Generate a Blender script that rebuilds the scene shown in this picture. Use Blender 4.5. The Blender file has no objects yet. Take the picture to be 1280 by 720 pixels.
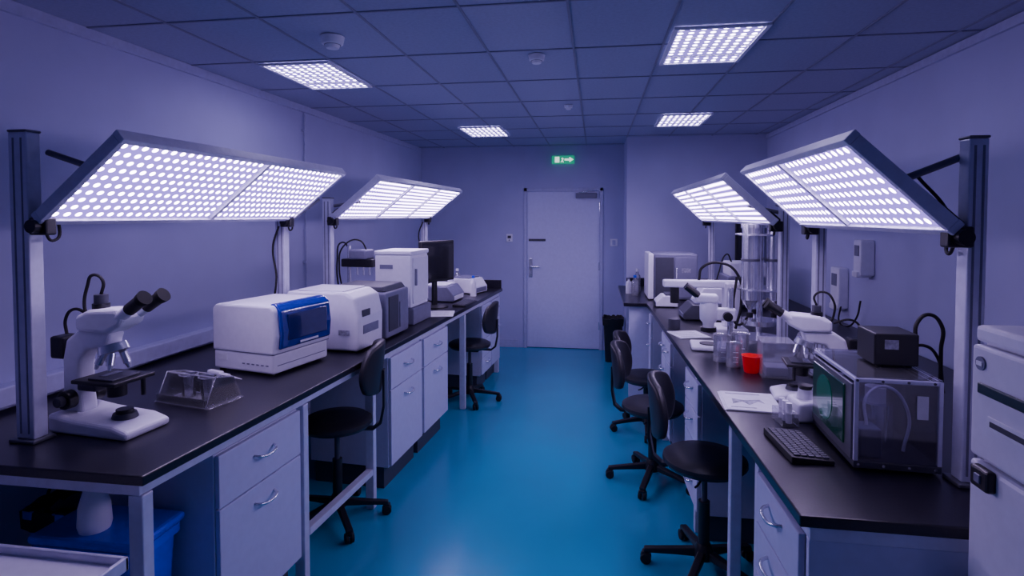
import bpy, bmesh, math, random
from mathutils import Vector, Matrix, Euler
random.seed(4)
pi = math.pi
SC = bpy.context.scene
COL = SC.collection

# ------------------------------------------------------------------ materials
def newmat(name):
    m = bpy.data.materials.new(name); m.use_nodes = True
    return m, m.node_tree, m.node_tree.nodes["Principled BSDF"]

def pmat(name, col, rough=0.5, metal=0.0, noise=0.06, nscale=30.0, bump=0.0, bscale=200.0, coat=0.0, spec=0.5, emis=None, estr=0.0, rvar=0.0):
    m, nt, b = newmat(name)
    b.inputs["Roughness"].default_value = rough
    b.inputs["Metallic"].default_value = metal
    b.inputs["Coat Weight"].default_value = coat
    b.inputs["Specular IOR Level"].default_value = spec
    tc = nt.nodes.new("ShaderNodeTexCoord")
    n = nt.nodes.new("ShaderNodeTexNoise"); n.inputs["Scale"].default_value = nscale
    n.inputs["Detail"].default_value = 3
    nt.links.new(tc.outputs["Object"], n.inputs["Vector"])
    r = nt.nodes.new("ShaderNodeValToRGB")
    lo = [max(0, c*(1-noise)) for c in col]; hi = [min(1, c*(1+noise)) for c in col]
    r.color_ramp.elements[0].color = (*lo, 1); r.color_ramp.elements[1].color = (*hi, 1)
    r.color_ramp.elements[0].position = .3; r.color_ramp.elements[1].position = .7
    nt.links.new(n.outputs["Fac"], r.inputs["Fac"])
    nt.links.new(r.outputs["Color"], b.inputs["Base Color"])
    if rvar > 0:
        mr = nt.nodes.new("ShaderNodeMapRange")
        mr.inputs["From Min"].default_value = .3; mr.inputs["From Max"].default_value = .7
        mr.inputs["To Min"].default_value = rough-rvar; mr.inputs["To Max"].default_value = rough+rvar
        nt.links.new(n.outputs["Fac"], mr.inputs["Value"]); nt.links.new(mr.outputs[0], b.inputs["Roughness"])
    if bump > 0:
        n2 = nt.nodes.new("ShaderNodeTexNoise"); n2.inputs["Scale"].default_value = bscale
        nt.links.new(tc.outputs["Object"], n2.inputs["Vector"])
        bp = nt.nodes.new("ShaderNodeBump"); bp.inputs["Strength"].default_value = bump
        bp.inputs["Distance"].default_value = .002
        nt.links.new(n2.outputs["Fac"], bp.inputs["Height"])
        nt.links.new(bp.outputs["Normal"], b.inputs["Normal"])
    if emis:
        b.inputs["Emission Color"].default_value = (*emis, 1)
        b.inputs["Emission Strength"].default_value = estr
    return m

def ledmat(name, pitch, dotcol, dotstr, gapcol, gapstr, r0=.17, r1=.31):
    m = bpy.data.materials.new(name); m.use_nodes = True
    nt = m.node_tree; nt.nodes.clear()
    N = nt.nodes.new; L = nt.links.new
    tc = N("ShaderNodeTexCoord"); sx = N("ShaderNodeSeparateXYZ"); L(tc.outputs["Object"], sx.inputs[0])
    def M(op, a, b=None):
        k = N("ShaderNodeMath"); k.operation = op
        for i, v in enumerate((a, b)):
            if v is None: continue
            if isinstance(v, (int, float)): k.inputs[i].default_value = v
            else: L(v, k.inputs[i])
        return k.outputs[0]
    cs = []
    for ax in "XY":
        f = M("SUBTRACT", M("FRACT", M("DIVIDE", sx.outputs[ax], pitch)), .5)
        cs.append(M("MULTIPLY", f, f))
    d = M("SQRT", M("ADD", cs[0], cs[1]))
    mr = N("ShaderNodeMapRange"); mr.interpolation_type = 'SMOOTHSTEP'
    L(d, mr.inputs["Value"])
    mr.inputs["From Min"].default_value = r0; mr.inputs["From Max"].default_value = r1
    mr.inputs["To Min"].default_value = 1; mr.inputs["To Max"].default_value = 0
    e1 = N("ShaderNodeEmission"); e1.inputs[0].default_value = (*gapcol, 1); e1.inputs[1].default_value = gapstr
    e2 = N("ShaderNodeEmission"); e2.inputs[0].default_value = (*dotcol, 1); e2.inputs[1].default_value = dotstr
    mx = N("ShaderNodeMixShader"); L(mr.outputs[0], mx.inputs[0]); L(e1.outputs[0], mx.inputs[1]); L(e2.outputs[0], mx.inputs[2])
    o = N("ShaderNodeOutputMaterial"); L(mx.outputs[0], o.inputs[0])
    return m

def clearmat(name, tint=(.88, .88, .95), gl=.3, df=.14):
    m = bpy.data.materials.new(name); m.use_nodes = True
    nt = m.node_tree; nt.nodes.clear(); N = nt.nodes.new; L = nt.links.new
    t = N("ShaderNodeBsdfTransparent"); t.inputs[0].default_value = (*tint, 1)
    g = N("ShaderNodeBsdfGlossy"); g.inputs["Roughness"].default_value = .08
    d = N("ShaderNodeBsdfDiffuse"); d.inputs[0].default_value = (.85, .85, .95, 1)
    lw = N("ShaderNodeLayerWeight"); lw.inputs[0].default_value = .35
    ad = N("ShaderNodeMath"); ad.operation = 'ADD'; ad.use_clamp = True; ad.inputs[1].default_value = gl*.4
    L(lw.outputs["Fresnel"], ad.inputs[0])
    m1 = N("ShaderNodeMixShader"); L(ad.outputs[0], m1.inputs[0]); L(t.outputs[0], m1.inputs[1]); L(g.outputs[0], m1.inputs[2])
    m2 = N("ShaderNodeMixShader"); m2.inputs[0].default_value = df; L(m1.outputs[0], m2.inputs[1]); L(d.outputs[0], m2.inputs[2])
    o = N("ShaderNodeOutputMaterial"); L(m2.outputs[0], o.inputs[0])
    return m

WALL = pmat("wall_paint", (.46, .46, .70), .75, noise=.03, nscale=4, bump=.15, bscale=150)
CEIL = pmat("ceiling_tile", (.38, .40, .58), .85, noise=.06, nscale=60, bump=.3, bscale=260)
GRID = pmat("ceiling_grid", (.24, .24, .36), .5)
FLOOR = pmat("vinyl_floor", (.010, .31, .50), .22, noise=.05, nscale=1.6, bump=.02, bscale=60, rvar=.03)
DOORM = pmat("door_paint", (.62, .62, .86), .5, noise=.03)
TRIM = pmat("trim_paint", (.46, .46, .68), .5)
BENCH = pmat("bench_laminate", (.010, .009, .018), .30, noise=.3, nscale=120, bump=.05)
CAB = pmat("cabinet_laminate", (.56, .56, .76), .45, noise=.03)
ALU = pmat("aluminium", (.62, .62, .78), .36, .15, bump=.05)
ALUD = pmat("aluminium_dark", (.16, .16, .2), .45, .6)
STEEL = pmat("stainless", (.78, .78, .86), .2, .8)
WHITE = pmat("white_plastic", (.82, .81, .92), .4, noise=.03)
CREAM = pmat("cream_plastic", (.74, .73, .84), .45, noise=.03)
GREY = pmat("grey_plastic", (.18, .18, .27), .5)
DGREY = pmat("dark_grey_plastic", (.05, .05, .075), .5)
BLACK = pmat("black_plastic", (.010, .010, .014), .4)
RUBBER = pmat("black_rubber", (.008, .008, .010), .7)
LEATH = pmat("black_vinyl", (.016, .015, .023), .42, bump=.2, bscale=90)
BLUEG = pmat("blue_gloss", (.006, .022, .28), .12, coat=1)
BLUED = pmat("blue_gloss_window", (.012, .015, .12), .08, coat=1)
BLUEB = pmat("blue_bin_plastic", (.008, .05, .75), .35)
RED = pmat("red_plastic_glow", (.85, .004, .02), .35, emis=(1, .0, .02), estr=.12)  # faint red glow added to the cup's plastic, which is no lamp
PAPER = pmat("paper", (.76, .76, .84), .7)
PRINT = pmat("print_grey", (.3, .3, .38), .7, noise=.5, nscale=60)
SCREEN = pmat("screen_black", (.01, .01, .015), .12, coat=.5)
GREENS = pmat("scope_screen", (.004, .05, .05), .15, noise=.5, nscale=14, coat=.6, emis=(.02, .4, .32), estr=.09)
SCOPE_D = pmat("scope_dark", (.003, .02, .02), .15, coat=.6, emis=(.02, .3, .25), estr=.03)
GREEN = pmat("exit_green", (.02, .4, .2), .4, emis=(.05, .9, .5), estr=.30)
SIGNW = pmat("exit_white", (.8, .8, .8), .4, emis=(.8, 1, .9), estr=1.2)
TEAL = pmat("teal_display", (.01, .035, .045), .3)
CLEAR = clearmat("clear_acrylic", df=.16)
CLEARR = clearmat("clear_polystyrene", (.93, .93, .97), .12, .035)
SMOKE = clearmat("smoked_acrylic", (.72, .72, .82), .12, .025)
LED = ledmat("led_array", .042, (.76, .58, 1.0), 44, (.30, .19, .85), 1.9)
LEDC = ledmat("led_troffer", .05, (.70, .60, 1.0), 26, (.28, .2, .8), 1.6)

# ------------------------------------------------------------------ mesh helpers
def root(name, loc=(0, 0, 0), rz=0.0, scale=1.0):
    o = bpy.data.objects.new(name, None); COL.objects.link(o)
    o.location = loc; o.rotation_euler = (0, 0, rz); o.scale = (scale,)*3
    o.empty_display_size = .1
    return o

def fin(bm, name, mat, parent, loc=(0, 0, 0), rot=(0, 0, 0), bevel=0, seg=2, smooth=False, subsurf=0):
    bmesh.ops.recalc_face_normals(bm, faces=bm.faces)
    if smooth:
        for f in bm.faces: f.smooth = True
        for e in bm.edges:
            if len(e.link_faces) == 2 and e.calc_face_angle(0) > math.radians(38): e.smooth = False
    me = bpy.data.meshes.new(name); bm.to_mesh(me); bm.free()
    o = bpy.data.objects.new(name, me); COL.objects.link(o)
    o.data.materials.append(mat)
    o.location = loc; o.rotation_euler = rot
    if parent: o.parent = parent
    if bevel > 0:
        b = o.modifiers.new("bevel", 'BEVEL'); b.width = bevel; b.segments = seg; b.limit_method = 'ANGLE'
    if subsurf:
        s = o.modifiers.new("sub", 'SUBSURF'); s.levels = subsurf; s.render_levels = subsurf
    return o

def box(p, name, a, b, mat, bevel=.004, rot=(0, 0, 0), seg=2):
    """box from min corner a to max corner b (local to parent)"""
    c = [(a[i]+b[i])/2 for i in range(3)]; s = [abs(b[i]-a[i]) for i in range(3)]
    bm = bmesh.new(); bmesh.ops.create_cube(bm, size=1)
    bmesh.ops.scale(bm, vec=s, verts=bm.verts)
    bv = min(bevel, min(s)*.45)
    return fin(bm, name, mat, p, c, rot, bv, seg)

def cyl(p, name, r, p0, p1, mat, r2=None, seg=28, bevel=0):
    p0 = Vector(p0); p1 = Vector(p1); v = p1-p0
    bm = bmesh.new()
    bmesh.ops.create_cone(bm, cap_ends=True, segments=seg, radius1=r, radius2=r if r2 is None else r2, depth=v.length)
    q = v.to_track_quat('Z', 'Y').to_euler()
    return fin(bm, name, mat, p, (p0+p1)/2, q, bevel, 2, smooth=True)

def lathe(p, name, prof, loc, mat, seg=36, rot=(0, 0, 0)):
    bm = bmesh.new(); rings = []
    for r, z in prof:
        if r < 1e-5: rings.append([bm.verts.new((0, 0, z))])
        else: rings.append([bm.verts.new((r*math.cos(2*pi*i/seg), r*math.sin(2*pi*i/seg), z)) for i in range(seg)])
    for a, b in zip(rings, rings[1:]):
        for i in range(seg):
            j = (i+1) % seg
            if len(a) == 1 and len(b) == 1: continue
            if len(a) == 1: bm.faces.new((a[0], b[i], b[j]))
            elif len(b) == 1: bm.faces.new((a[i], a[j], b[0]))
            else: bm.faces.new((a[i], a[j], b[j], b[i]))
    return fin(bm, name, mat, p, loc, rot, smooth=True)

def prism(p, name, pts, w, mat, plane='XZ', off=0.0, bevel=.004, seg=2, loc=(0, 0, 0), rot=(0, 0, 0)):
    """extrude 2D profile: XZ -> along Y (centred on off), XY -> along Z from off to off+w, YZ -> along X centred"""
    bm = bmesh.new()
    def P(a, b, t):
        if plane == 'XZ': return (a, t, b)
        if plane == 'YZ': return (t, a, b)
        return (a, b, t)
    lo, hi = (off, off+w) if plane == 'XY' else (off-w/2, off+w/2)
    A = [bm.verts.new(P(a, b, lo)) for a, b in pts]; B = [bm.verts.new(P(a, b, hi)) for a, b in pts]
    bm.faces.new(A); bm.faces.new(B[::-1]); n = len(pts)
    for i in range(n): bm.faces.new((A[i], A[(i+1) % n], B[(i+1) % n], B[i]))
    return fin(bm, name, mat, p, loc, rot, bevel, seg)

def tube(p, name, pts, r, mat, poly=False):
    cu = bpy.data.curves.new(name, 'CURVE'); cu.dimensions = '3D'; cu.bevel_depth = r; cu.bevel_resolution = 4
    cu.resolution_u = 10; cu.use_fill_caps = True
    if poly:
        s = cu.splines.new('POLY'); s.points.add(len(pts)-1)
        for q, c in zip(s.points, pts): q.co = (*c, 1)
    else:
        s = cu.splines.new('BEZIER'); s.bezier_points.add(len(pts)-1)
        for q, c in zip(s.bezier_points, pts):
            q.co = c; q.handle_left_type = q.handle_right_type = 'AUTO'
    o = bpy.data.objects.new(name, cu); COL.objects.link(o); cu.materials.append(mat)
    if p: o.parent = p
    return o

# ------------------------------------------------------------------ room
CZ = 2.56
def lwx(y): return -2.47+.0254*(y+1.6)

box(None, "floor", (-2.9, -1.7, -.1), (2.1, 7.3, 0), FLOOR, 0)
box(None, "ceiling", (-2.9, -1.7, CZ), (2.1, 7.3, CZ+.1), CEIL, 0)
prism(None, "wall_left", [(lwx(-1.7), -1.7), (lwx(7.3), 7.3), (lwx(7.3)-.12, 7.3), (lwx(-1.7)-.12, -1.7)], CZ, WALL, 'XY', 0, 0)
box(None, "wall_right", (1.82, -1.7, 0), (1.94, 7.3, CZ), WALL, 0)
box(None, "wall_near", (-2.5, -1.72, 0), (1.9, -1.6, CZ), WALL, 0)
box(None, "wall_step", (.34, 6.4, 0), (1.82, 7.06, CZ), WALL, 0)
# back wall, with the door opening
bw = root("wall_back", (0, 7.06, 0))
box(bw, "left_part", (-2.4, 0, 0), (-.90, .12, CZ), WALL, 0)
box(bw, "right_part", (.08, 0, 0), (.34, .12, CZ), WALL, 0)
box(bw, "lintel", (-.90, 0, 2.03), (.08, .12, CZ), WALL, 0)
# ceiling grid
bm = bmesh.new()
def strip(a, b):
    m = Matrix.Translation([(a[i]+b[i])/2 for i in range(3)])
    r = bmesh.ops.create_cube(bm, size=1)
    for v in r['verts']:
        v.co = Vector((v.co.x*(b[0]-a[0]), v.co.y*(b[1]-a[1]), v.co.z*(b[2]-a[2])))
        v.co = m @ v.co
TX, TY = .455, .66
gx0, gy0 = -1.94, 2.98
for k in range(-1, 9):
    x = gx0+k*TX
    if x > 1.8: break
    if x < -2.25: continue
    strip((x-.006, -1.6, CZ-.005), (x+.006, 7.05 if x < .33 else 6.39, CZ))
for k in range(-7, 7):
    y = gy0+k*TY
    if y < -1.6 or y > 7.0: continue
    strip((lwx(y)+.01, y-.006, CZ-.0048), (1.815 if y < 6.4 else .335, y+.006, CZ))
fin(bm, "ceiling_grid", GRID, None)
# skirting & trim
prism(None, "baseboard_left", [(lwx(-1.6), -1.6), (lwx(7.05), 7.05), (lwx(7.05)+.015, 7.05), (lwx(-1.6)+.015, -1.6)], .1, TRIM, 'XY', .001, 0)
box(None, "baseboard_back", (-2.24, 7.045, .001), (-.97, 7.06, .1), TRIM, .002)
box(None, "baseboard_step", (.15, 7.045, .001), (.34, 7.06, .1), TRIM, .002)
box(None, "baseboard_right", (1.805, -1.6, .001), (1.82, 6.4, .1), TRIM, .002)
prism(None, "trim_1", [(lwx(-.5), -.5), (lwx(6.9), 6.9), (lwx(6.9)+.02, 6.9), (lwx(-.5)+.02, -.5)], .05, TRIM, 'XY', CZ-.052, 0)
box(None, "trim_2", (1.80, -.5, CZ-.05), (1.82, 6.39, CZ-.006), TRIM, 0)
# cable trunking (dado) on left wall
prism(None, "wall_cable_trunking", [(lwx(-.2), -.2), (lwx(6.6), 6.6), (lwx(6.6)+.07, 6.6), (lwx(-.2)+.07, -.2)], .08, TRIM, 'XY', .92, .006)

# door
dr = root("door_1", (-.41, 7.06, 0))
box(dr, "leaf", (-.455, .01, .008), (.455, .055, 1.995), DOORM, .002)
for s in (-1, 1):
    box(dr, "jamb", (s*.475-.02, -.02, 0), (s*.475+.02, .06, 2.03), TRIM, .003)
box(dr, "head", (-.495, -.02, 1.99), (.495, .06, 2.03), TRIM, .003)
box(dr, "handle_plate", (-.43, -.002, .9), (-.385, .012, 1.14), STEEL, .004)
tube(dr, "lever", [(-.405, 0, 1.04), (-.405, -.05, 1.04), (-.39, -.055, 1.04), (-.29, -.055, 1.04)], .01, STEEL, True)
box(dr, "sign_plate", (-.435, .002, 1.36), (-.22, .012, 1.39), DGREY, .001)
box(dr, "closer", (.16, -.05, 1.90), (.42, .01, 1.965), GREY, .008)
tube(dr, "closer_arm", [(.2, -.03, 1.97), (.32, -.12, 1.985), (.42, -.02, 2.0)], .008, STEEL, True)
for z in (.25, 1.0, 1.75):
    cyl(dr, "hinge", .01, (.455, 0, z), (.455, 0, z+.1), STEEL)
# exit sign
ex = root("exit_sign", (-.41, 7.03, 2.38))
box(ex, "case", (-.14, -.03, -.05), (.14, .028, .05), GREEN, .006)
box(ex, "doorway", (-.10, -.034, -.035), (-.045, -.030, .035), SIGNW, .001)
prism(ex, "arrow", [(.02, .012), (.08, .012), (.08, .032), (.13, 0), (.08, -.032), (.08, -.012), (.02, -.012)], .004, SIGNW, 'XZ', -.032, 0)
prism(ex, "running_figure", [(-.03, -.03), (-.01, -.005), (-.02, .015), (-.005, .025), (.008, .01), (.0, -.01), (.01, -.035), (0, -.035), (-.01, -.018), (-.02, -.035)], .004, SIGNW, 'XZ', -.032, 0)
# switch / card reader
cr = root("door_keypad", (-1.09, 7.06, 1.40))
box(cr, "body", (-.04, -.025, -.05), (.04, 0, .05), WHITE, .006)
box(cr, "window", (-.022, -.03, -.005), (.022, -.024, .03), DGREY, .003)
cyl(cr, "button", .01, (0, -.03, -.028), (0, -.02, -.028), GREY)
sw = root("light_switch", (.22, 7.06, 1.35))
box(sw, "plate", (-.045, -.012, -.045), (.045, 0, .045), WHITE, .004)
box(sw, "rocker", (-.02, -.02, -.03), (.02, -.01, .03), TRIM, .003)

# ceiling fittings
def troffer(x, y, w=.43, d=.63):
    t = root("ceiling_light_panel", (x, y, CZ))
    f = .02
    box(t, "frame_left", (-w/2, -d/2, -.018), (-w/2+f, d/2, -.0055), WHITE, .002)
    box(t, "frame_right", (w/2-f, -d/2, -.018), (w/2, d/2, -.0055), WHITE, .002)
    box(t, "frame_near", (-w/2+f, -d/2, -.018), (w/2-f, -d/2+f, -.0055), WHITE, .002)
    box(t, "frame_far", (-w/2+f, d/2-f, -.018), (w/2-f, d/2, -.0055), WHITE, .002)
    bm = bmesh.new()
    vs = [bm.verts.new(c) for c in ((-w/2+f, -d/2+f, 0), (-w/2+f, d/2-f, 0), (w/2-f, d/2-f, 0), (w/2-f, -d/2+f, 0))]
    bm.faces.new(vs)
    me = bpy.data.meshes.new("diffuser"); bm.to_mesh(me); bm.free()
    o = bpy.data.objects.new("diffuser", me); COL.objects.link(o); me.materials.append(LEDC)
    o.location = (0, 0, -.0095); o.parent = t
    for k in (1, 2, 3):
        yy = -d/2+k*d/4
        box(t, "louvre", (-w/2+f, yy-.004, -.016), (w/2-f, yy+.004, -.010), WHITE, 0)
for x, y in ((-1.71, 3.31), (.57, 3.02), (-1.14, 5.72), (.77, 5.30)): troffer(x, y)

def detector(x, y, s=1):
    t = root("smoke_detector", (x, y, CZ-.005), 0, s)
    lathe(t, "body", [(0, -.055), (.03, -.055), (.036, -.04), (.05, -.035), (.055, -.012), (.058, 0), (0, 0)], (0, 0, 0), WHITE)
    cyl(t, "ring", .04, (0, 0, -.04), (0, 0, -.034), GREY)
detector(-1.28, 2.61); detector(-.325, 3.07, .8); detector(-.22, 4.48, .6)

# ------------------------------------------------------------------ benches
HB = .90
BA = math.atan(.34/4.43)      # left bench front angle
def lbx(y): return -1.34+(y-1.47)*(.34/4.43)
RA = .0224
def rbx(y): return .53-(y-1.53)*RA

lb = root("lab_bench")
Y0, Y1 = 1.47, 5.95
prism(lb, "worktop", [(lwx(Y0)+.02, Y0), (lbx(Y0), Y0), (lbx(Y1), Y1), (lwx(Y1)+.02, Y1)], .032, BENCH, 'XY', HB-.032, .004)
prism(lb, "front_rail", [(lbx(Y0)-.07, Y0+.03), (lbx(Y0)-.03, Y0+.03), (lbx(Y1)-.03, Y1-.03), (lbx(Y1)-.07, Y1-.03)], .04, ALU, 'XY', HB-.073, .003)
box(lb, "end_rail", (-2.33, Y0+.02, HB-.073), (lbx(Y0)-.03, Y0+.06, HB-.033), ALU, .003)
for y in (Y0+.045, 2.35, 3.02, 4.72, Y1-.06):
    x = lbx(y)-.052
    box(lb, "leg", (x-.025, y-.022, 0), (x+.025, y+.022, HB-.074), ALU, .004)
    box(lb, "back_leg", (-2.3, y-.022, 0), (-2.25, y+.022, HB-.034), ALU, .004)
prism(lb, "foot_rail", [(lbx(2.35)-.07, 2.38), (lbx(2.35)-.03, 2.38), (lbx(3.02)-.03, 3.0), (lbx(3.02)-.07, 3.0)], .035, ALU, 'XY', .2, .003)
box(lb, "end_upstand", (-2.2, Y1-.025, HB), (lbx(Y1)-.01, Y1-.003, HB+.09), BENCH, .003)

rb = root("lab_bench")
Y0r, Y1r = 1.53, 5.1
prism(rb, "worktop", [(rbx(Y0r), Y0r), (1.80, Y0r), (1.80, 6.38), (.25, 6.38), (.25, Y1r), (rbx(Y1r), Y1r)], .032, BENCH, 'XY', HB-.032, .004)
prism(rb, "front_rail", [(rbx(Y0r)+.03, Y0r+.03), (rbx(Y0r)+.07, Y0r+.03), (rbx(Y1r)+.07, Y1r), (rbx(Y1r)+.03, Y1r)], .04, ALU, 'XY', HB-.073, .003)
for y in (2.0, 2.35, 3.05, 4.28, 5.0):
    x = rbx(y)+.052
    box(rb, "leg", (x-.022, y-.022, 0), (x+.022, y+.022, HB-.074), ALU, .004)
    box(rb, "back_leg", (1.7, y-.022, 0), (1.75, y+.022, HB-.034), ALU, .004)
box(rb, "end_panel", (rbx(Y0r)+.03, Y0r+.02, .1), (1.78, Y0r+.04, HB-.074), CAB, .002)
box(rb, "end_rail", (rbx(Y0r)+.03, Y0r+.015, HB-.073), (1.78, Y0r+.05, HB-.033), ALU, .003)
box(rb, "corner_panel", (.30, 5.16, 0), (.75, 5.18, HB-.034), CAB, .002)
box(rb, "back_upstand", (.34, 6.36, HB), (1.8, 6.38, HB+.09), BENCH, .003)

def handle(p, x, yc, z, w=.11):
    tube(p, "handle", [(x, yc-w/2, z), (x+.022, yc-w/2+.012, z-.004), (x+.03, yc, z-.012), (x+.022, yc+w/2-.012, z-.004), (x, yc+w/2, z)], .0055, STEEL)

def cabinet(loc, rz, w, d=.5, kind='dd', top=.82, name="base_cabinet"):
    c = root(name, (loc[0], loc[1], 0), rz)
    box(c, "plinth", (-d+.02, .02, 0), (-.06, w-.02, .14), DGREY, .002)
    box(c, "carcass", (-d, 0, .14), (-.021, w, top), CAB, .003)
    def front(y0, y1, z0, z1, hz):
        box(c, "front_panel", (-.019, y0+.004, z0+.003), (0, y1-.004, z1-.003), CAB, .003)
        handle(c, 0, (y0+y1)/2, hz, min(.12, (y1-y0)*.5))
    if kind == 'dd':
        front(0, w, top-.2, top, top-.08); front(0, w, .15, top-.2, top-.27)
    elif kind == 'two':
        n = 2
        for i in range(n): front(i*w/n, (i+1)*w/n, top-.16, top, top-.07); front(i*w/n, (i+1)*w/n, .15, top-.16, top-.24)
    elif kind == 'dr':
        n = 4
        for i in range(n):
            h = (top-.15)/n; front(0, w, .15+i*h, .15+(i+1)*h, .15+(i+.68)*h)
    return c
def lcab(y, w, kind, d=.55): cabinet((lbx(y)-.02, y), -BA, w, d, kind)
lcab(1.80, .50, 'dd', .5)
lcab(3.22, .50, 'dd'); lcab(3.75, .50, 'dd')
lcab(5.22, .34, 'dr'); lcab(5.57, .34, 'dd')
def rcab(yfar, w, kind, d=.55): cabinet((rbx(yfar)+.02, yfar), pi+RA, w, d, kind)
rcab(1.97, .38, 'dr'); rcab(4.28, .42, 'two'); rcab(3.30, .36, 'dr')
rcab(5.1, .14, 'dd')

# ------------------------------------------------------------------ grow-lamp posts & panels
def post(x, y, ztop, rz, w=.07, d=.05):
    p = root("lamp_post", (x, y, HB), rz)
    h = ztop-HB
    box(p, "profile", (-w/2, -d/2, .012), (w/2, d/2, h), ALU, .004)
    for s in (-1, 1):
        box(p, "slot", (s*w*.22-.003, -d/2-.0015, .03), (s*w*.22+.003, -d/2+.001, h-.02), GREY, 0)
    box(p, "foot_plate", (-w/2-.015, -d/2-.015, 0), (w/2+.015, d/2+.015, .012), ALUD, .003)
    box(p, "end_cap", (-w/2-.002, -d/2-.002, h), (w/2+.002, d/2+.002, h+.008), ALUD, .003)
    return p

def lamp(p_low, ldir, sdir, length, width, parts):
    L = Vector(ldir).normalized(); S = Vector(sdir).normalized(); N = L.cross(S)
    S = N.cross(L).normalized(); N.normalize()
    o = root("led_lamp_panel"); 
    M = Matrix((L, S, N)).transposed().to_4x4(); M.translation = Vector(p_low)
    o.matrix_world = M
    f = .022; t = .035
    box(o, "back_sheet", (.002, .002, -t), (length-.002, width-.002, -.012), ALU, .003)
    box(o, "rail_lower", (0, 0, -t-.002), (length, f, .008), ALU, .003)
    box(o, "rail_upper", (0, width-f, -t-.002), (length, width, .008), ALU, .003)
    cuts = [0]
    tot = sum(parts)
    for q in parts: cuts.append(cuts[-1]+q/tot*length)
    for i, c in enumerate(cuts):
        a = 0 if i == 0 else (length-f if i == len(cuts)-1 else c-f/2)
        box(o, "cross_rail", (a, f, -t), (a+f, width-f, .006), ALU, .002)
    for a, b in zip(cuts, cuts[1:]):
        a2 = a+f*.9; b2 = b-f*.9
        bm = bmesh.new()
        P = .042
        nx = max(1, round((b2-a2)/P)); ny = max(1, round((width-2*f)/P))
        vs = [bm.verts.new(c) for c in ((0, 0, 0), (nx*P, 0, 0), (nx*P, ny*P, 0), (0, ny*P, 0))]
        bm.faces.new(vs)
        me = bpy.data.meshes.new("led_array"); bm.to_mesh(me); bm.free()
        q = bpy.data.objects.new("led_array", me); COL.objects.link(q); me.materials.append(LED)
        q.parent = o; q.location = (a2, f, -.006)
        q.scale = ((b2-a2)/(nx*P), (width-2*f)/(ny*P), 1)
    for xx in (.06, length-.06):
        box(o, "bracket", (xx-.02, -.02, -t-.02), (xx+.02, .06, -t), BLACK, .004)
    return o

PA = .04
def px(y): return -1.91+(y-1.65)*PA
def left_lamp(ya, yb, parts):
    w = .445; th = math.radians(38.5)
    xl = px(ya)+.055; dirL = (math.sin(PA), math.cos(PA), 0)
    lamp((xl, ya, 1.655), dirL, (math.cos(th), 0, math.sin(th)), yb-ya, w, parts)
def right_lamp(ya, yb, parts):
    w = .40; th = math.radians(43)
    x = 1.0
    lamp((x, yb, 1.63), (0, -1, 0), (-math.cos(th), 0, math.sin(th)), yb-ya, w, parts)
left_lamp(1.62, 3.12, (1.15, 1)); left_lamp(3.60, 5.60, (1, 1, 1))
right_lamp(1.74, 2.92, (1, 1.2)); right_lamp(3.36, 5.5, (1, 1, 1))
LP = [(1.66, 1.965), (3.10, 1.70), (3.64, 1.80), (5.58, 1.80)]
for y, z in LP: post(px(y)-(.03 if y < 2 else 0), y, z, -PA, .075 if y < 2 else .06)
RP = [(1.79, 1.90), (2.90, 1.72), (3.42, 1.75), (5.46, 1.75)]
for y, z in RP: post(1.07, y, z, 0, .05)
# support arms
def arm(p0, p1, hinge):
    r = root("lamp_support_arm", p0)
    q = Vector(p1)-Vector(p0)
    tube(r, "bar", [(0, 0, 0), tuple(q)], .011, ALUD, True)
    h = Vector(hinge)-Vector(p0)
    cyl(r, "clamp_knob", .022, h+Vector((0, -.045, 0)), h+Vector((0, .02, 0)), BLACK)
    box(r, "clamp", tuple(h+Vector((-.035, -.02, -.03))), tuple(h+Vector((.035, .02, .03))), BLACK, .006)
    tube(r, "cable", [tuple(h), tuple(h+Vector((0, .04, -.05))), tuple(h+Vector((.01, .05, .05))), (q.x*.6, .03, q.z*.6)], .005, RUBBER)
for y, z in LP:
    arm((px(y)+.03, y+.03, min(z-.05, 1.90)), (px(y)+.22, y+.03, 1.84 if z > 1.9 else 1.78), (px(y)+.045, y-.02 if y > 2 else y-.01, 1.645))
for y, z in RP:
    arm((1.05, y+.03, z-.05), (.88, y+.03, 1.78 if z > 1.8 else 1.74), (1.02, y-.02, 1.62))
# cables dropping from lamps to trunking
for i, (y, xx) in enumerate(((3.02, px(3.02)-.02), (5.4, px(5.4)))):
    c = root("lamp_power_cable", (xx, y, 0))
    tube(c, "cord", [(.05, 0, 1.62), (.0, .02, 1.5), (.03, 0, 1.3), (-.05, .03, 1.1), (-.2, .06, 1.0)], .006, RUBBER)
c = root("floor_power_cable", (-2.28, 1.98, 0))
tube(c, "cord", [(.1, 0, .86), (.06, 0, .6), (-.02, 0, .4), (-.03, 0, .2), (.02, -.05, .006), (.1, -.2, .006)], .006, RUBBER)

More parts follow.
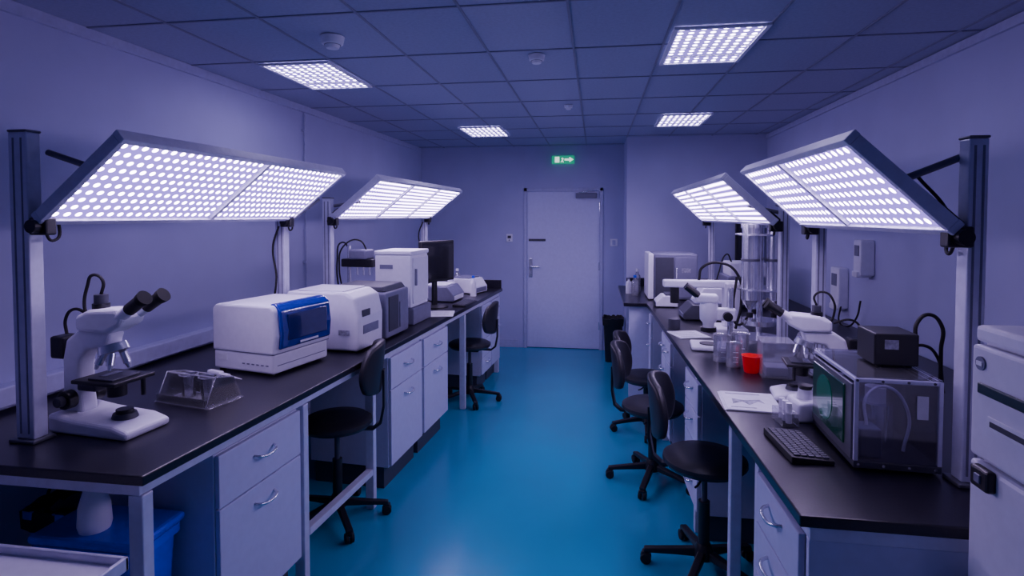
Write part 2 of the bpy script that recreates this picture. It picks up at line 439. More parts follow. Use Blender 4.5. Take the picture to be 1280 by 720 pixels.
# ------------------------------------------------------------------ stools
def stool(x, y, rz, seat=.56, back=.40, base_rot=0.0):
    """backrest on local +X side"""
    s = root("lab_stool", (x, y, 0), rz)
    lathe(s, "seat", [(0, seat-.055), (.12, seat-.055), (.175, seat-.05), (.192, seat-.03), (.19, seat-.012), (.17, seat), (.1, seat+.004), (0, seat)], (0, 0, 0), LEATH)
    box(s, "mechanism", (-.07, -.05, seat-.085), (.09, .05, seat-.056), BLACK, .006)
    cyl(s, "gas_lift", .014, (0, 0, .28), (0, 0, seat-.08), DGREY)
    cyl(s, "lift_sleeve", .026, (0, 0, .1), (0, 0, .34), BLACK)
    lathe(s, "hub", [(0, .07), (.045, .07), (.045, .11), (.03, .14), (0, .14)], (0, 0, 0), BLACK)
    tube(s, "lever", [(0, .05, seat-.07), (.02, .16, seat-.075), (.03, .2, seat-.07)], .005, BLACK)
    for k in range(5):
        a = base_rot+k*2*pi/5; ca, sa = math.cos(a), math.sin(a)
        prism(s, "base_leg", [(.03, .075), (.03, .115), (.15, .095), (.275, .075), (.275, .055), (.14, .068)], .036, BLACK, 'XZ', 0, .006, rot=(0, 0, a))
        cx, cy = .265*ca, .265*sa
        cyl(s, "caster_stem", .008, (cx, cy, .03), (cx, cy, .065), STEEL)
        for q in (-1, 1):
            ox, oy = -sa*.012*q, ca*.012*q
            cyl(s, "caster_wheel", .026, (cx+ox*.4, cy+oy*.4, .026), (cx+ox*1.9, cy+oy*1.9, .026), RUBBER, bevel=.004)
        box(s, "caster_hood", (cx-.02, cy-.02, .04), (cx+.02, cy+.02, .058), BLACK, .006)
    # support bar
    prism(s, "back_bar", [(.05, seat-.07), (.2, seat-.075), (.245, seat-.04), (.262, seat+.05), (.262, seat+back-.15), (.25, seat+back-.15), (.25, seat+.06), (.232, seat-.03), (.195, seat-.062), (.05, seat-.058)], .045, BLACK, 'XZ', 0, .003)
    # curved pad
    bm = bmesh.new(); n, m = 14, 12; g = []
    W, H = .165, .13; zc = seat+back-.13
    for i in range(n+1):
        row = []
        for j in range(m+1):
            u = -1+2*i/n; v = -1+2*j/m
            uu = u*math.sqrt(1-v*v*.36); vv = v*math.sqrt(1-u*u*.36)
            uu /= .9; vv /= .9
            row.append(bm.verts.new((.235-.06*uu*uu+.012*vv, W*uu*(1-.08*vv), zc+H*vv)))
        g.append(row)
    for i in range(n):
        for j in range(m): bm.faces.new((g[i][j], g[i+1][j], g[i+1][j+1], g[i][j+1]))
    o = fin(bm, "backrest", LEATH, s, smooth=True)
    so = o.modifiers.new("thick", 'SOLIDIFY'); so.thickness = .04; so.offset = 0
    b = o.modifiers.new("bv", 'BEVEL'); b.width = .014; b.segments = 3; b.limit_method = 'ANGLE'
    return s
stool(-1.41, 2.88, .25, .57, .41, .1)
stool(-1.13, 4.94, .0, .54, .36, .1)
stool(.51, 2.70, 2.92, .56, .35, .1)
stool(.36, 3.60, 2.95, .50, .36, .2)
stool(.40, 4.46, 2.9, .44, .31, .5)

# ------------------------------------------------------------------ compound microscope (eyepieces toward local +X)
def microscope(x, y, rz, s=1.0, cable=True):
    m = root("compound_microscope", (x, y, HB), rz, s)
    prism(m, "base", [(-.19, 0), (.19, 0), (.192, .03), (.12, .05), (-.06, .06), (-.19, .075)], .2, WHITE, 'XZ', 0, .014, 3)
    cyl(m, "illuminator", .048, (.075, 0, .045), (.075, 0, .07), DGREY, .04)
    cyl(m, "illuminator_lens", .03, (.075, 0, .07), (.075, 0, .085), BLACK)
    prism(m, "arm", [(-.19, .06), (-.095, .06), (-.11, .16), (-.105, .27), (-.07, .315), (.03, .33), (.05, .385), (-.11, .39), (-.17, .35), (-.19, .27)], .075, WHITE, 'XZ', 0, .014, 3)
    prism(m, "head", [(-.10, .39), (.05, .385), (.12, .42), (.135, .455), (.10, .485), (-.04, .475), (-.10, .45)], .11, WHITE, 'XZ', 0, .016, 3)
    for q in (-1, 1):
        a = Vector((.10, q*.034, .45)); d = Vector((.78, q*.05, .5)).normalized()
        cyl(m, "eyepiece_tube", .022, a, a+d*.07, WHITE)
        cyl(m, "eyepiece", .024, a+d*.06, a+d*.13, BLACK)
        cyl(m, "eyecup", .026, a+d*.13, a+d*.155, RUBBER, .029)
    cyl(m, "nosepiece", .05, (.02, 0, .335), (.03, 0, .305), STEEL, .055)
    for k in range(5):
        a = k*2*pi/5+.3
        o = Vector((.03+.034*math.cos(a), .034*math.sin(a), .305)); d = Vector((.4*math.cos(a)-.05, .4*math.sin(a), -1)).normalized()
        cyl(m, "objective_barrel", .014, o, o+d*.045, STEEL)
        cyl(m, "objective_tip", .011, o+d*.045, o+d*.065, WHITE if k % 2 else STEEL, .006)
    box(m, "stage", (-.08, -.09, .195), (.13, .09, .21), BLACK, .004)
    box(m, "stage_slide_holder", (-.02, -.07, .21), (.10, .05, .217), DGREY, .002)
    box(m, "glass_slide", (.0, -.04, .217), (.03, .036, .219), CLEAR, 0)
    box(m, "stage_bracket", (-.125, -.035, .15), (-.03, .035, .194), DGREY, .006)
    cyl(m, "condenser", .034, (.04, 0, .135), (.04, 0, .195), BLACK)
    tube(m, "stage_control", [(.09, .07, .2), (.09, .07, .12)], .009, BLACK, True)
    for q in (-1, 1):
        cyl(m, "coarse_knob", .036, (-.14, q*.038, .12), (-.14, q*.075, .12), BLACK, bevel=.003)
        cyl(m, "fine_knob", .02, (-.14, q*.075, .12), (-.14, q*.1, .12), DGREY, bevel=.003)
    box(m, "lamp_house", (-.25, -.04, .27), (-.185, .04, .36), BLACK, .01)
    cyl(m, "photo_port", .03, (-.03, 0, .47), (-.03, 0, .495), BLACK)
    cyl(m, "camera_adapter", .024, (-.03, 0, .495), (-.03, 0, .53), DGREY)
    if cable:
        tube(m, "cable_loop", [(-.03, 0, .525), (-.02, 0, .585), (-.07, 0, .605), (-.11, .01, .56), (-.115, .0, .48), (-.1, .0, .44)], .006, RUBBER)
        tube(m, "lamp_cable", [(-.11, .02, .44), (-.2, .02, .46), (-.24, .02, .42), (-.235, .02, .35)], .006, RUBBER)
    return m
microscope(-1.765, 1.795, -.10, .93)

# clear acrylic box rack
def acrylic_rack(x, y, rz):
    r = root("clear_plastic_rack", (x, y, HB), rz); C = CLEARR
    box(r, "base_plate", (-.15, -.09, 0), (.15, .09, .006), CLEAR, .001)
    for s in (-1, 1):
        prism(r, "side", [(-.09, .008), (.09, .008), (.05, .10), (-.04, .12)], .005, C, 'YZ', s*.135, .001)
        tube(r, "edge_bead", [(s*.135, -.09, .008), (s*.135, -.04, .12), (s*.135, .05, .10), (s*.135, .09, .008)], .0025, CLEAR, True)
    box(r, "front_ledge", (-.14, -.09, .008), (.14, -.085, .04), C, .001)
    box(r, "back_ledge", (-.13, .06, .008), (.13, .065, .08), C, .001)
    for z, yy in ((.118, -.04), (.098, .05)):
        tube(r, "cross_rod", [(-.135, yy, z), (.135, yy, z)], .0035, CLEAR, True)
    for i in range(2):
        xx = -.06+i*.11
        lathe(r, "cup", [(0, .009), (.026, .009), (.036, .105), (.034, .105), (.024, .013), (0, .013)], (xx, .0, 0), C, 24)
        lathe(r, "cup_rim", [(.034, .103), (.038, .103), (.038, .107), (.034, .107), (.034, .103)], (xx, .0, 0), CLEAR, 24)
acrylic_rack(-1.66, 2.13, -.2)
pp = root("pipette", (-1.76, 2.44, HB+.012), -.3)
tube(pp, "barrel", [(-.1, 0, 0), (.02, 0, 0)], .011, WHITE, True); cyl(pp, "tip", .006, (.02, 0, 0), (.11, 0, -.004), CREAM, .002)
box(pp, "grip", (-.12, -.014, -.012), (-.03, .014, .016), WHITE, .006)

# thermal cycler
def cycler(x, y, rz):
    c = root("thermal_cycler", (x, y, HB), rz)   # origin: near right bottom corner, body to -X,+Y
    for a in (-.36, -.04):
        for b in (.03, .36): cyl(c, "foot", .014, (a, b, 0), (a, b, .012), RUBBER)
    box(c, "lower_body", (-.39, .004, .012), (-.004, .396, .11), CREAM, .012, seg=3)
    prism(c, "upper_body", [(-.395, .105), (.0, .105), (.012, .2), (0, .325), (-.02, .345), (-.37, .34), (-.395, .32)], .40, CREAM, 'XZ', .2, .012, 3)
    prism(c, "blue_front_cover", [(.0, .125), (.022, .135), (.03, .22), (.018, .322), (-.012, .349), (-.05, .352), (-.02, .2)], .36, BLUEG, 'XZ', .21, .01, 3)
    box(c, "window", (.022, .07, .17), (.031, .35, .30), BLUED, .003)
    box(c, "logo_text", (.029, .15, .145), (.0325, .28, .155), PAPER, 0)
    box(c, "seam", (-.392, .002, .107), (.001, .398, .112), GREY, 0)
    box(c, "rating_label", (-.36, .0015, .06), (-.30, .0045, .09), PAPER, 0)
    for i in range(6): box(c, "vent", (-.2+i*.03, .0015, .05), (-.185+i*.03, .0045, .056), GREY, 0)
    box(c, "door_line", (-.004, .03, .05), (-.0005, .37, .053), GREY, 0)
cycler(-1.53, 2.47, -.22)

def plate_reader(x, y, rz):
    c = root("plate_reader", (x, y, HB), rz)
    prism(c, "body", [(-.46, .01), (0, .01), (.004, .2), (-.02, .31), (-.08, .345), (-.46, .34)], .30, CREAM, 'XZ', .15, .014, 3)
    box(c, "tray_slot", (-.002, .06, .1), (.006, .24, .15), GREY, .002)
    box(c, "keypad", (0, .05, .20), (.006, .14, .24), DGREY, .002)
    box(c, "top_lid", (-.4, .03, .342), (-.1, .27, .352), CREAM, .004)
    box(c, "label", (-.12, -.003, .1), (-.05, .0, .13), PRINT, 0)
    for a in (-.42, -.04):
        for b in (.03, .27): cyl(c, "foot", .014, (a, b, 0), (a, b, .012), RUBBER)
plate_reader(-1.33, 2.98, -.1)
def spectro(x, y, rz):
    c = root("spectrophotometer", (x, y, HB), rz)
    box(c, "body", (-.42, 0, .01), (0, .34, .30), GREY, .012, seg=3)
    prism(c, "cover", [(-.40, .30), (-.01, .30), (-.04, .335), (-.38, .335)], .3, DGREY, 'XZ', .17, .008)
    box(c, "front_panel", (-.002, .03, .05), (.006, .17, .27), DGREY, .004)
    box(c, "sample_door", (-.002, .19, .05), (.008, .32, .22), GREY, .006)
    for a in (-.38, -.04):
        for b in (.03, .31): cyl(c, "foot", .014, (a, b, 0), (a, b, .012), RUBBER)
spectro(-1.29, 3.32, -.08)
def tower(x, y, rz):
    c = root("gel_imaging_tower", (x, y, HB), rz)
    box(c, "base", (-.30, 0, 0), (0, .34, .12), GREY, .01)
    box(c, "cabinet", (-.30, 0, .122), (-.02, .32, .50), WHITE, .01)
    box(c, "top_cap", (-.305, -.004, .50), (-.012, .325, .53), WHITE, .008)
    box(c, "door", (-.02, .02, .15), (-.008, .30, .48), CREAM, .005)
    box(c, "door_handle", (-.01, .04, .28), (.008, .055, .4), GREY, .004)
    box(c, "side_label", (-.13, -.003, .2), (-.09, 0, .3), PRINT, 0)
    box(c, "side_vent", (-.26, -.003, .4), (-.16, 0, .43), GREY, 0)
tower(-1.28, 3.82, -.08)
# tall dosing stand behind
ds = root("dispensing_stand", (-1.78, 3.98, HB), -.1)
box(ds, "base", (-.12, -.1, 0), (.12, .1, .03), DGREY, .006)
cyl(ds, "column", .014, (-.06, 0, .03), (-.06, 0, .56), STEEL)
box(ds, "carriage", (-.1, -.05, .4), (.16, .05, .46), BLACK, .008)
box(ds, "pump_head", (-.02, -.08, .46), (.12, .06, .53), GREY, .01)
for i in range(3): cyl(ds, "nozzle", .008, (.02+.05*i, -.02, .34), (.02+.05*i, -.02, .4), STEEL)
tube(ds, "hose", [(.1, 0, .5), (.04, -.03, .6), (-.08, -.05, .55), (-.12, -.04, .4), (-.09, -.03, .2), (-.03, -.04, .03)], .006, RUBBER)
tube(ds, "hose_loop", [(-.04, 0, .5), (-.12, 0, .58), (-.16, 0, .45), (-.14, 0, .2), (-.08, 0, .05)], .006, RUBBER)

def monitor(x, y, rz, w=.44, h=.32, z0=.17):
    m = root("computer_monitor", (x, y, HB), rz)  # faces local +X
    lathe(m, "foot", [(0, 0), (.11, 0), (.11, .008), (.03, .018), (0, .018)], (-.02, 0, 0), BLACK)
    box(m, "neck", (-.045, -.025, .01), (-.02, .025, z0+.12), BLACK, .005)
    box(m, "housing", (-.02, -w/2, z0), (.012, w/2, z0+h), BLACK, .008)
    box(m, "screen", (.0122, -w/2+.015, z0+.02), (.0142, w/2-.015, z0+h-.015), SCREEN, .001)
monitor(-1.34, 4.62, -.50, .40, .35, .22)
def keyboard(x, y, rz, w=.3, d=.14, z=HB):
    k = root("keyboard", (x, y, z), rz)
    prism(k, "case", [(-d/2, 0), (d/2, 0), (d/2, .014), (-d/2, .024)], w, BLACK, 'XZ', 0, .003)
    bm = bmesh.new(); rows, cols = 5, 15
    kx = (d-.02)/rows; ky = (w-.02)/cols
    for i in range(rows):
        for j in range(cols):
            cx = -d/2+.01+(i+.5)*kx; cy = -w/2+.01+(j+.5)*ky
            zz = .024-.010*(cx+d/2)/d+.002
            r = bmesh.ops.create_cube(bm, size=1)
            for v in r['verts']: v.co = Vector((cx+v.co.x*kx*.82, cy+v.co.y*ky*.82, zz+v.co.z*.006))
    fin(bm, "keys", DGREY, k, bevel=.001)
keyboard(.670, 1.975, .06, .25, .13)
keyboard(-1.14, 4.80, -.1, .32, .12)
# misc left far
def small_device(name, x, y, rz, w, d, h, body=WHITE, face=DGREY):
    c = root(name, (x, y, HB), rz)
    prism(c, "body", [(-d/2, .008), (d/2, .008), (d/2, h*.45), (d/2-.06, h), (-d/2, h)], w, body, 'XZ', 0, .008, 3)
    box(c, "control_panel", (d/2-.002, -w*.4, h*.12), (d/2+.004, w*.4, h*.4), face, .002)
    box(c, "lid", (-d/2+.02, -w*.42, h), (d/2-.08, w*.42, h+.014), face, .005)
    for a in (-1, 1):
        for b in (-1, 1): cyl(c, "foot", .01, (a*(d/2-.03), b*(w/2-.03), 0), (a*(d/2-.03), b*(w/2-.03), .01), RUBBER, seg=16)
    return c
small_device("microplate_shaker", -1.40, 5.04, -.1, .3, .3, .14, GREY, WHITE)
small_device("benchtop_centrifuge", -1.28, 5.58, -.3, .26, .28, .15, WHITE, GREY)
small_device("mini_incubator", -1.60, 5.44, -.1, .22, .24, .2, DGREY, GREY)
def paper(name, x, y, rz, w=.21, d=.297, z=HB, n=2, chart=False):
    p = root(name, (x, y, z+.001), rz)
    for i in range(n):
        box(p, "sheet", (-w/2+i*.006, -d/2, i*.002), (w/2+i*.006, d/2, i*.002+.0015), PAPER, 0)
    z1 = n*.002
    if chart:
        prism(p, "printed_figure", [(-w*.3, -d*.2), (-w*.1, -d*.05), (0, -d*.22), (w*.2, .0), (w*.3, -d*.1), (w*.25, d*.1), (-w*.05, d*.02), (-w*.28, d*.08)], .0004, PRINT, 'XY', z1, 0)
        box(p, "printed_heading", (-w*.36, d*.36, z1), (w*.3, d*.40, z1+.0004), PRINT, 0)
        box(p, "printed_footer", (-w*.36, -d*.38, z1), (w*.1, -d*.35, z1+.0004), PRINT, 0)
    else:
        for k in range(6):
            box(p, "printed_lines", (-w*.38, d*.36-k*.035, z1), (w*.34, d*.36-k*.035+.006, z1+.0004), PRINT, 0)
    return p
paper("document_stack", -1.22, 4.30, .2, .2, .26)
def bottle(name, x, y, r, h, mat, cap, z=HB):
    b = root(name, (x, y, z))
    lathe(b, "body", [(0, 0), (r, 0), (r, h*.62), (r*.9, h*.7), (r*.38, h*.8), (r*.38, h*.88), (0, h*.88)], (0, 0, 0), mat, 24)
    cyl(b, "cap", r*.45, (0, 0, h*.88), (0, 0, h), cap, seg=20)
bottle("reagent_bottle", -1.18, 5.32, .03, .2, WHITE, BLUEB); bottle("reagent_bottle", -1.46, 5.8, .035, .22, CLEAR, WHITE)
bottle("reagent_bottle", -1.40, 5.30, .03, .26, WHITE, GREY)

# under left bench: bins & bottle
def bin_(name, x, y, w, d, h, mat, bag=True, lid=False):
    b = root(name, (x, y, 0))
    bm = bmesh.new()
    def ring(sx, sy, z, r=.04, n=5):
        out = []
        for cx, cy, a0 in ((1, 1, 0), (-1, 1, pi/2), (-1, -1, pi), (1, -1, 1.5*pi)):
            for i in range(n):
                a = a0+i*(pi/2)/(n-1)
                out.append(bm.verts.new((cx*(sx/2-r)+r*math.cos(a), cy*(sy/2-r)+r*math.sin(a), z)))
        return out
    prof = [(w*.8, d*.8, 0), (w, d, h-.03), (w+.025, d+.025, h-.03), (w+.025, d+.025, h), (w-.01, d-.01, h), (w*.78, d*.78, .015)]
    R = [ring(*q) for q in prof]
    for a, c in zip(R, R[1:]):
        n = len(a)
        for i in range(n): bm.faces.new((a[i], a[(i+1) % n], c[(i+1) % n], c[i]))
    bm.faces.new(R[0]); bm.faces.new(R[-1])
    fin(bm, "tub", mat, b, smooth=True)
    if bag:
        bm = bmesh.new(); R = []
        for k, (s, z) in enumerate(((1.1, h-.07), (1.12, h+.004), (.98, h+.012), (.85, h-.03))):
            rr = []
            for i in range(40):
                a = 2*pi*i/40; q = 1/max(abs(math.cos(a)), abs(math.sin(a)))**.85
                j = 1+random.uniform(-.02, .02)
                rr.append(bm.verts.new((w/2*s*q*math.cos(a)*j, d/2*s*q*math.sin(a)*j, z+random.uniform(-.012, .008))))
            R.append(rr)
        for a, c in zip(R, R[1:]):
            for i in range(40): bm.faces.new((a[i], a[(i+1) % 40], c[(i+1) % 40], c[i]))
        fin(bm, "bin_liner", BLACK, b, smooth=True)
    if lid:
        box(b, "lid", (-w/2-.015, -d/2-.015, h), (w/2+.015, d/2+.015, h+.03), mat, .012)
bin_("blue_waste_bin", -1.645, 1.66, .37, .2, .60, BLUEB, False, True)
bin_("blue_waste_bin", -2.05, 1.92, .22, .24, .56, BLUEB, True)
bin_("black_waste_bin", -1.60, 2.52, .22, .2, .46, BLACK, False)
bin_("waste_bin", .2, 6.56, .22, .22, .50, BLACK, True)
wb = root("wash_bottle", (-1.66, 1.62, .631))
lathe(wb, "body", [(0, 0), (.045, 0), (.05, .02), (.046, .08), (.032, .13), (.028, .15), (.02, .17), (0, .17)], (0, 0, 0), WHITE)
tube(wb, "nozzle", [(0, 0, .16), (0, 0, .185), (.03, 0, .195), (.07, 0, .185)], .005, WHITE)

# foreground white trolley
tr = root("utility_trolley", (-1.25, .72, 0))
box(tr, "tray", (-.9, 0, .72), (-.012, .60, .735), WHITE, .003)
for a, b in (((-.9, .588, .72), (0, .6, .757)), ((-.9, 0, .72), (0, .012, .757)), ((-.012, 0, .72), (0, .6, .757)), ((-.912, 0, .72), (-.9, .6, .757))):
    box(tr, "rim", a, b, ALU, .003)
box(tr, "lower_shelf", (-.88, .02, .25), (-.02, .58, .265), WHITE, .003)
for a in (-.87, -.03):
    for b in (.03, .57):
        cyl(tr, "leg", .014, (a, b, .08), (a, b, .72), ALU)
        cyl(tr, "caster", .035, (a-.012, b, .035), (a+.012, b, .035), RUBBER)
        box(tr, "fork", (a-.02, b-.012, .06), (a+.02, b+.012, .085), STEEL, .003)

# ------------------------------------------------------------------ right bench objects
# near incubator, front faces the aisle (-X)
fr = root("laboratory_incubator", (.895, .80, 0))
box(fr, "body", (.03, 0, .04), (.62, .69, 1.40), CREAM, .012)
box(fr, "top_cap", (.01, 0, 1.38), (.62, .692, 1.42), WHITE, .01)
box(fr, "door", (0, .005, .12), (.028, .685, 1.10), CREAM, .01)
box(fr, "control_fascia", (0, .005, 1.11), (.03, .685, 1.375), CREAM, .008)
box(fr, "display_strip", (-.006, .10, 1.265), (.002, .655, 1.29), TEAL, .003)
cyl(fr, "badge", .016, (-.004, .65, 1.335), (.002, .65, 1.335), GREY)
box(fr, "badge_mark", (-.006, .64, 1.33), (-.003, .66, 1.34), PAPER, 0)
box(fr, "nameplate", (-.004, .45, 1.19), (.002, .62, 1.22), PAPER, .001)
box(fr, "nameplate_text", (-.0055, .46, 1.199), (-.003, .61, 1.211), DGREY, 0)
box(fr, "latch", (-.02, .59, 1.05), (.002, .65, 1.10), BLACK, .006)
box(fr, "latch_inner", (-.024, .61, 1.065), (-.018, .63, 1.085), GREY, .002)
for a in (.06, .58):
    for b in (.05, .64): cyl(fr, "foot", .02, (a, b, 0), (a, b, .04), RUBBER)

# acrylic chamber
ch = root("anaerobic_chamber", (.785, 1.83, HB), -.05)
W, D, H = .24, .38, .285
box(ch, "floor_tray", (0, 0, .008), (W, D, .03), DGREY, .003)
for a in (.02, W-.02):
    for b in (.03, D-.03): cyl(ch, "foot", .012, (a, b, 0), (a, b, .01), RUBBER, seg=16)
e = .012
for a in (0, W-e):
    for b in (0, D-e): box(ch, "corner_post", (a, b, .03), (a+e, b+e, H), ALU, .002)
for b in (0, D-e): box(ch, "top_rail", (e, b, H-e), (W-e, b+e, H), ALU, .002)
for a in (0, W-e): box(ch, "side_rail", (a, e, H-e), (a+e, D-e, H), ALU, .002)
box(ch, "top_plate", (.002, .002, H), (W-.002, D-.002, H+.006), SMOKE, .002)
box(ch, "front_pane", (e, .003, .03), (W-e, .007, H-e), SMOKE, 0)
box(ch, "back_pane", (e, D-.007, .03), (W-e, D-.003, H-e), DGREY, 0)
box(ch, "side_pane", (W-.007, e, .03), (W-.003, D-e, H-e), SMOKE, 0)
box(ch, "side_frame", (-.006, .01, .03), (.004, D-.01, H-.02), ALUD, .003)
box(ch, "viewing_screen", (-.012, .06, .06), (-.005, D-.03, H-.035), SCOPE_D, .004)
cyl(ch, "scope_disc", .075, (-.0135, .23, .155), (-.012, .23, .155), GREENS, seg=48)
cyl(ch, "inner_vessel", .05, (.12, .16, .031), (.12, .16, .17), STEEL)
cyl(ch, "inner_coil", .03, (.12, .16, .17), (.12, .16, .22), WHITE)
box(ch, "inner_board", (.03, .29, .031), (.20, .32, .22), GREY, .003)
box(ch, "inner_module", (.025, .03, .031), (.09, .11, .12), GREY, .005)
tube(ch, "inner_tubing", [(.17, .08, .04), (.19, .1, .16), (.14, .12, .23), (.07, .1, .2), (.06, .07, .12)], .005, WHITE)
for i in range(4): cyl(ch, "screw", .004, (.012+i*.07, -.002, .02), (.012+i*.07, .001, .02), STEEL, seg=12)
for i in range(4): cyl(ch, "screw", .004, (.006+i*.07, -.002, H-.006), (.006+i*.07, .001, H-.006), DGREY, seg=12)
box(ch, "sticker", (.17, -.001, .17), (.2, .002, .24), PAPER, 0)
# small black box on chamber
sb = root("power_supply_unit", (.945, 2.0, HB+H+.006), -.05)
box(sb, "case", (-.05, -.05, .006), (.08, .09, .110), BLACK, .005)
for a in (-.03, .06):
    for b in (-.03, .07): cyl(sb, "foot", .008, (a, b, 0), (a, b, .008), RUBBER, seg=12)
box(sb, "label", (-.02, -.052, .06), (.02, -.0495, .09), PRINT, 0)
cyl(sb, "socket", .012, (.078, .0, .08), (.095, .0, .08), STEEL)
tube(sb, "cable_loop", [(.09, 0, .08), (.10, .01, .14), (.14, .02, .165), (.175, .02, .13), (.18, .03, .05), (.19, .05, -.1)], .006, RUBBER)
tube(sb, "cable_two", [(.08, .03, .05), (.13, .03, .06), (.17, .04, .03), (.20, .05, -.1)], .005, RUBBER)

paper("printed_report", .63, 2.44, -.08, .21, .24, n=3, chart=True)
paper("document_stack", .60, 3.78, .3, .2, .22)
# red cup
cup = root("red_beaker", (.77, 2.92, HB))
lathe(cup, "wall", [(0, 0), (.03, 0), (.034, .004), (.045, .082), (.048, .085), (.043, .085), (.031, .007), (0, .007)], (0, 0, 0), RED)
# clear beakers stack
for i, (x, y, r, h) in enumerate(((.67, 3.12, .042, .14), (.765, 3.12, .045, .15), (.71, 3.02, .038, .12))):
    b = root("glass_beaker", (x, y, HB))
    lathe(b, "wall", [(0, 0), (r, 0), (r, h), (r+.004, h+.003), (r-.003, h), (r-.003, .004), (0, .004)], (0, 0, 0), CLEAR)
    for k in range(3): box(b, "graduation", (-.012, -r-.001, .03+k*.025), (.012, -r+.001, .032+k*.025), PAPER, 0)
# clear acrylic box
ab = root("acrylic_box", (.87, 2.88, HB), -.1)
for a, b in (((-.07, -.07, 0), (.07, .07, .005)), ((-.07, -.07, .005), (-.065, .07, .17)), ((.065, -.07, .005), (.07, .07, .17)), ((-.065, -.07, .005), (.065, -.065, .17)), ((-.065, .065, .005), (.065, .07, .17)), ((-.075, -.075, .17), (.075, .075, .176))):
    box(ab, "pane", a, b, CLEAR, .0005)
box(ab, "contents", (-.05, -.05, .006), (.05, .05, .05), WHITE, .004)
# microscopes on right bench
microscope(.90, 2.52, pi-.15, .76)
# stereo microscope
def stereo(x, y, rz):
    m = root("stereo_microscope", (x, y, HB), rz)   # looks toward local +X
    box(m, "base", (-.12, -.1, 0), (.14, .1, .025), WHITE, .01, seg=3)
    cyl(m, "stage_plate", .05, (.04, 0, .025), (.04, 0, .03), BLACK)
    cyl(m, "column", .016, (-.08, 0, .025), (-.08, 0, .36), STEEL)
    box(m, "focus_block", (-.11, -.035, .17), (.0, .035, .24), WHITE, .01)
    for q in (-1, 1): cyl(m, "focus_knob", .026, (-.06, q*.035, .2), (-.06, q*.075, .2), BLACK)
    lathe(m, "zoom_body", [(0, .12), (.03, .12), (.034, .15), (.05, .17), (.052, .25), (.045, .28), (0, .28)], (.04, 0, 0), WHITE)
    box(m, "head", (-.01, -.05, .27), (.12, .05, .32), WHITE, .014, seg=3)
    for q in (-1, 1):
        a = Vector((.1, q*.032, .31)); d = Vector((.75, 0, .6)).normalized()
        cyl(m, "eyepiece", .02, a, a+d*.09, BLACK)
    cyl(m, "ring_light", .045, (.04, 0, .1), (.04, 0, .125), BLACK)
stereo(.70, 3.42, pi-.1)
# boom device with loop
bo = root("boom_arm_dispenser", (.90, 3.98, HB), .0)
box(bo, "base", (-.15, -.12, 0), (.10, .12, .03), WHITE, .008)
box(bo, "column", (-.04, -.05, .03), (.07, .05, .33), WHITE, .012)
box(bo, "boom", (-.44, -.035, .29), (.07, .035, .34), WHITE, .01)
cyl(bo, "nozzle_head", .03, (-.36, 0, .18), (-.36, 0, .29), BLACK)
cyl(bo, "sample_cup", .04, (-.36, 0, .0), (-.36, 0, .07), DGREY)
tube(bo, "hose_loop", [(-.2, 0, .34), (-.18, -.02, .43), (-.05, -.04, .46), (.04, -.05, .39), (.06, -.08, .2), (.02, -.1, .03)], .009, RUBBER)
# small white dome device
dv = root("vortex_mixer", (.80, 2.28, HB), .1)
prism(dv, "body", [(-.06, 0), (.06, 0), (.055, .07), (.035, .085), (-.045, .075)], .12, WHITE, 'XZ', 0, .012, 3)
cyl(dv, "cup_head", .03, (0, 0, .08), (0, 0, .115), WHITE, .024)
lathe(dv, "cup", [(0, .115), (.022, .115), (.027, .13), (.02, .128), (0, .12)], (0, 0, 0), BLACK)
cyl(dv, "knob", .012, (-.06, 0, .035), (-.072, 0, .035), BLACK)
st = root("tube_stand", (.71, 2.22, HB), .1)
box(st, "base", (-.03, -.05, 0), (.03, .05, .05), CLEAR, .002)
for i in range(3): cyl(st, "vial", .011, (0, -.03+i*.03, .01), (0, -.03+i*.03, .085), WHITE, seg=16)

# stainless column assembly
sc = root("steel_filtration_columns", (1.02, 3.70, HB))
cyl(sc, "base_flange", .14, (0, 0, 0), (0, 0, .02), STEEL)
for a in range(3):
    xx, yy = .085*math.cos(a*2.094-.45), .085*math.sin(a*2.094-.45)
    cyl(sc, "column", .050, (xx, yy, .26), (xx, yy, .72), STEEL)
    cyl(sc, "upper_flange", .058, (xx, yy, .705), (xx, yy, .73), STEEL)
    cyl(sc, "collar", .056, (xx, yy, .50), (xx, yy, .515), ALUD)
    cyl(sc, "lower_cone", .014, (xx, yy, .20), (xx, yy, .26), STEEL, .05)
    cyl(sc, "drain", .010, (xx, yy, .12), (xx, yy, .20), STEEL)
    cyl(sc, "valve", .02, (xx, yy, .15), (xx, yy, .18), BLACK)
cyl(sc, "mast", .018, (0, 0, .02), (0, 0, .74), STEEL)
for z in (.32, .66): cyl(sc, "clamp_plate", .148, (0, 0, z), (0, 0, z+.01), STEEL)
cyl(sc, "lower_manifold", .11, (0, 0, .1), (0, 0, .13), STEEL)
tube(sc, "hose", [(-.06, 0, .15), (-.14, -.04, .1), (-.17, -.06, .2), (-.15, -.05, .4)], .008, RUBBER)

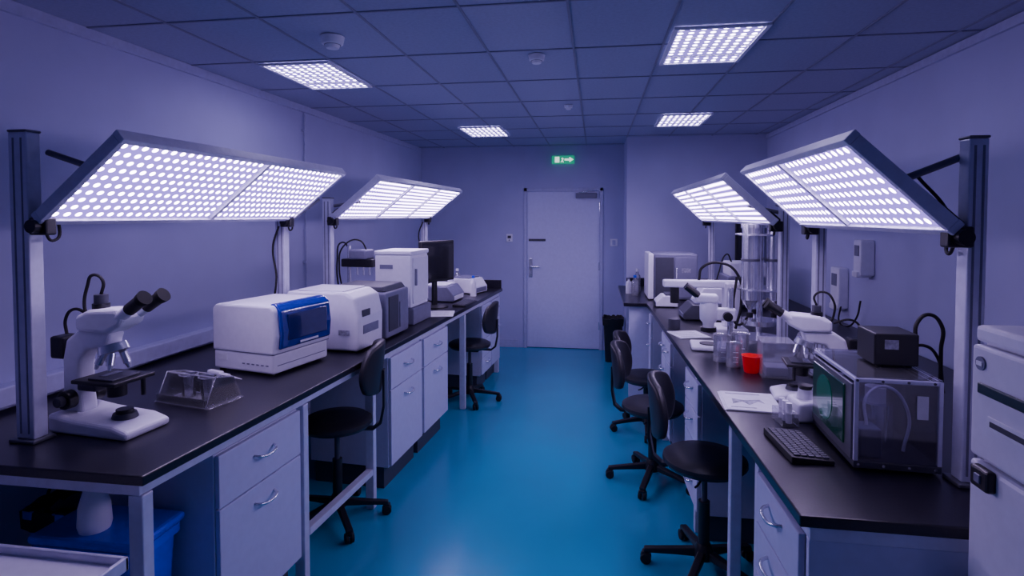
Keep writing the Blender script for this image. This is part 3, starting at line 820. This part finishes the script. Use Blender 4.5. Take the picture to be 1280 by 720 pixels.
# chromatograph far right
hp = root("liquid_chromatograph", (.50, 5.30, HB))
box(hp, "left_module", (-.02, 0, .01), (.03, .42, .43), WHITE, .01)
box(hp, "right_module", (.035, .0, .01), (.42, .42, .43), GREY, .01)
box(hp, "module_door", (.22, -.008, .03), (.41, 0, .40), GREY, .005)
box(hp, "left_door", (.045, -.008, .03), (.21, 0, .40), DGREY, .005)
box(hp, "handle", (.225, -.02, .2), (.24, -.005, .3), STEEL, .003)
box(hp, "label", (.28, -.0095, .26), (.36, -.0078, .3), PRINT, 0)
box(hp, "feet", (0, .02, 0), (.40, .4, .012), RUBBER, 0)
hp2 = root("autosampler", (1.12, 5.0, HB))
box(hp2, "body", (0, 0, .0), (.34, .36, .26), GREY, .01)
box(hp2, "upper_deck", (.02, .02, .26), (.32, .3, .38), WHITE, .01)
box(hp2, "tray", (.02, -.12, .04), (.3, 0, .07), WHITE, .004)
for i in range(5):
    cyl(hp2, "vial", .012, (.05+.05*i, -.06, .07), (.05+.05*i, -.06, .11), CLEAR, seg=14)
tube(hp2, "tubing", [(.05, .1, .38), (-.02, .0, .45), (-.08, -.02, .3), (-.12, .0, .1)], .006, RUBBER)
small_device("water_bath", .80, 4.42, pi, .26, .3, .12, DGREY, GREY)
small_device("label_printer", .60, 4.98, pi, .2, .18, .1, WHITE, DGREY)
small_device("heating_block", .92, 4.78, pi, .24, .24, .2, WHITE, GREY)
bottle("reagent_bottle", .38, 5.6, .035, .2, CLEAR, BLUEB); bottle("reagent_bottle", .33, 5.75, .03, .16, WHITE, GREY); bottle("reagent_bottle", .42, 5.85, .035, .24, CLEAR, WHITE)
bottle("reagent_bottle", 1.1, 3.15, .04, .22, CLEAR, WHITE); bottle("reagent_bottle", 1.2, 3.25, .035, .18, WHITE, BLUEB)

# wall fittings on the right
def wallbox(name, y, z, w, h, d, mat):
    b = root(name, (1.82, y, z))
    box(b, "body", (-d, -w/2, -h/2), (0, w/2, h/2), mat, .01)
    box(b, "window", (-d-.004, -w*.3, h*.05), (-d+.002, w*.3, h*.35), GREY, .003)
    box(b, "lower_lip", (-d-.015, -w*.35, -h/2-.01), (-.01, w*.35, -h/2+.03), mat, .006)
    return b
wallbox("soap_dispenser", 4.05, 1.40, .11, .24, .09, WHITE)
wallbox("wall_telephone", 4.45, 1.15, .15, .30, .07, WHITE)
tube(root("telephone_cord", (1.77, 4.38, 1.0)), "cord", [(0, 0, .02), (-.03, -.05, -.08), (-.02, -.15, -.1), (.0, -.25, -.02), (.02, -.26, .1)], .006, RUBBER)
po = root("wall_notice", (1.82, 4.95, 1.07))
box(po, "sheet", (-.003, -.12, -.17), (0, .12, .17), PAPER, 0)
for k in range(7): box(po, "printed_lines", (-.004, -.09, .12-k*.04), (-.003, .08, .135-k*.04), PRINT, 0)
db = root("wall_display_screen", (1.64, 6.4, 1.42))
box(db, "housing", (-.14, -.05, -.28), (.14, 0, .24), BLACK, .008)
box(db, "glass", (-.12, -.053, -.26), (.12, -.05, .22), SCREEN, 0)
cd = root("wall_conduit", (lwx(4.2)+.02, 4.2, 0))
tube(cd, "pipe", [(0, 0, 1.04), (0, 0, CZ-.06)], .008, TRIM, True)
for z in (1.3, 1.9, 2.35): box(cd, "clip", (-.02, -.018, z), (.008, .018, z+.02), TRIM, .002)

# ------------------------------------------------------------------ world & camera
w = bpy.data.worlds.new("world"); SC.world = w; w.use_nodes = True
w.node_tree.nodes["Background"].inputs[0].default_value = (.02, .02, .06, 1)
w.node_tree.nodes["Background"].inputs[1].default_value = .5

cam = bpy.data.cameras.new("camera"); co = bpy.data.objects.new("camera", cam); COL.objects.link(co)
cam.sensor_width = 36; cam.lens = 700/1280*36; cam.clip_start = .02
cam.shift_y = -.0522
co.location = (0, 0, 1.68)
co.rotation_euler = (pi/2-math.radians(1.9), 0, math.atan(.15))
SC.camera = co
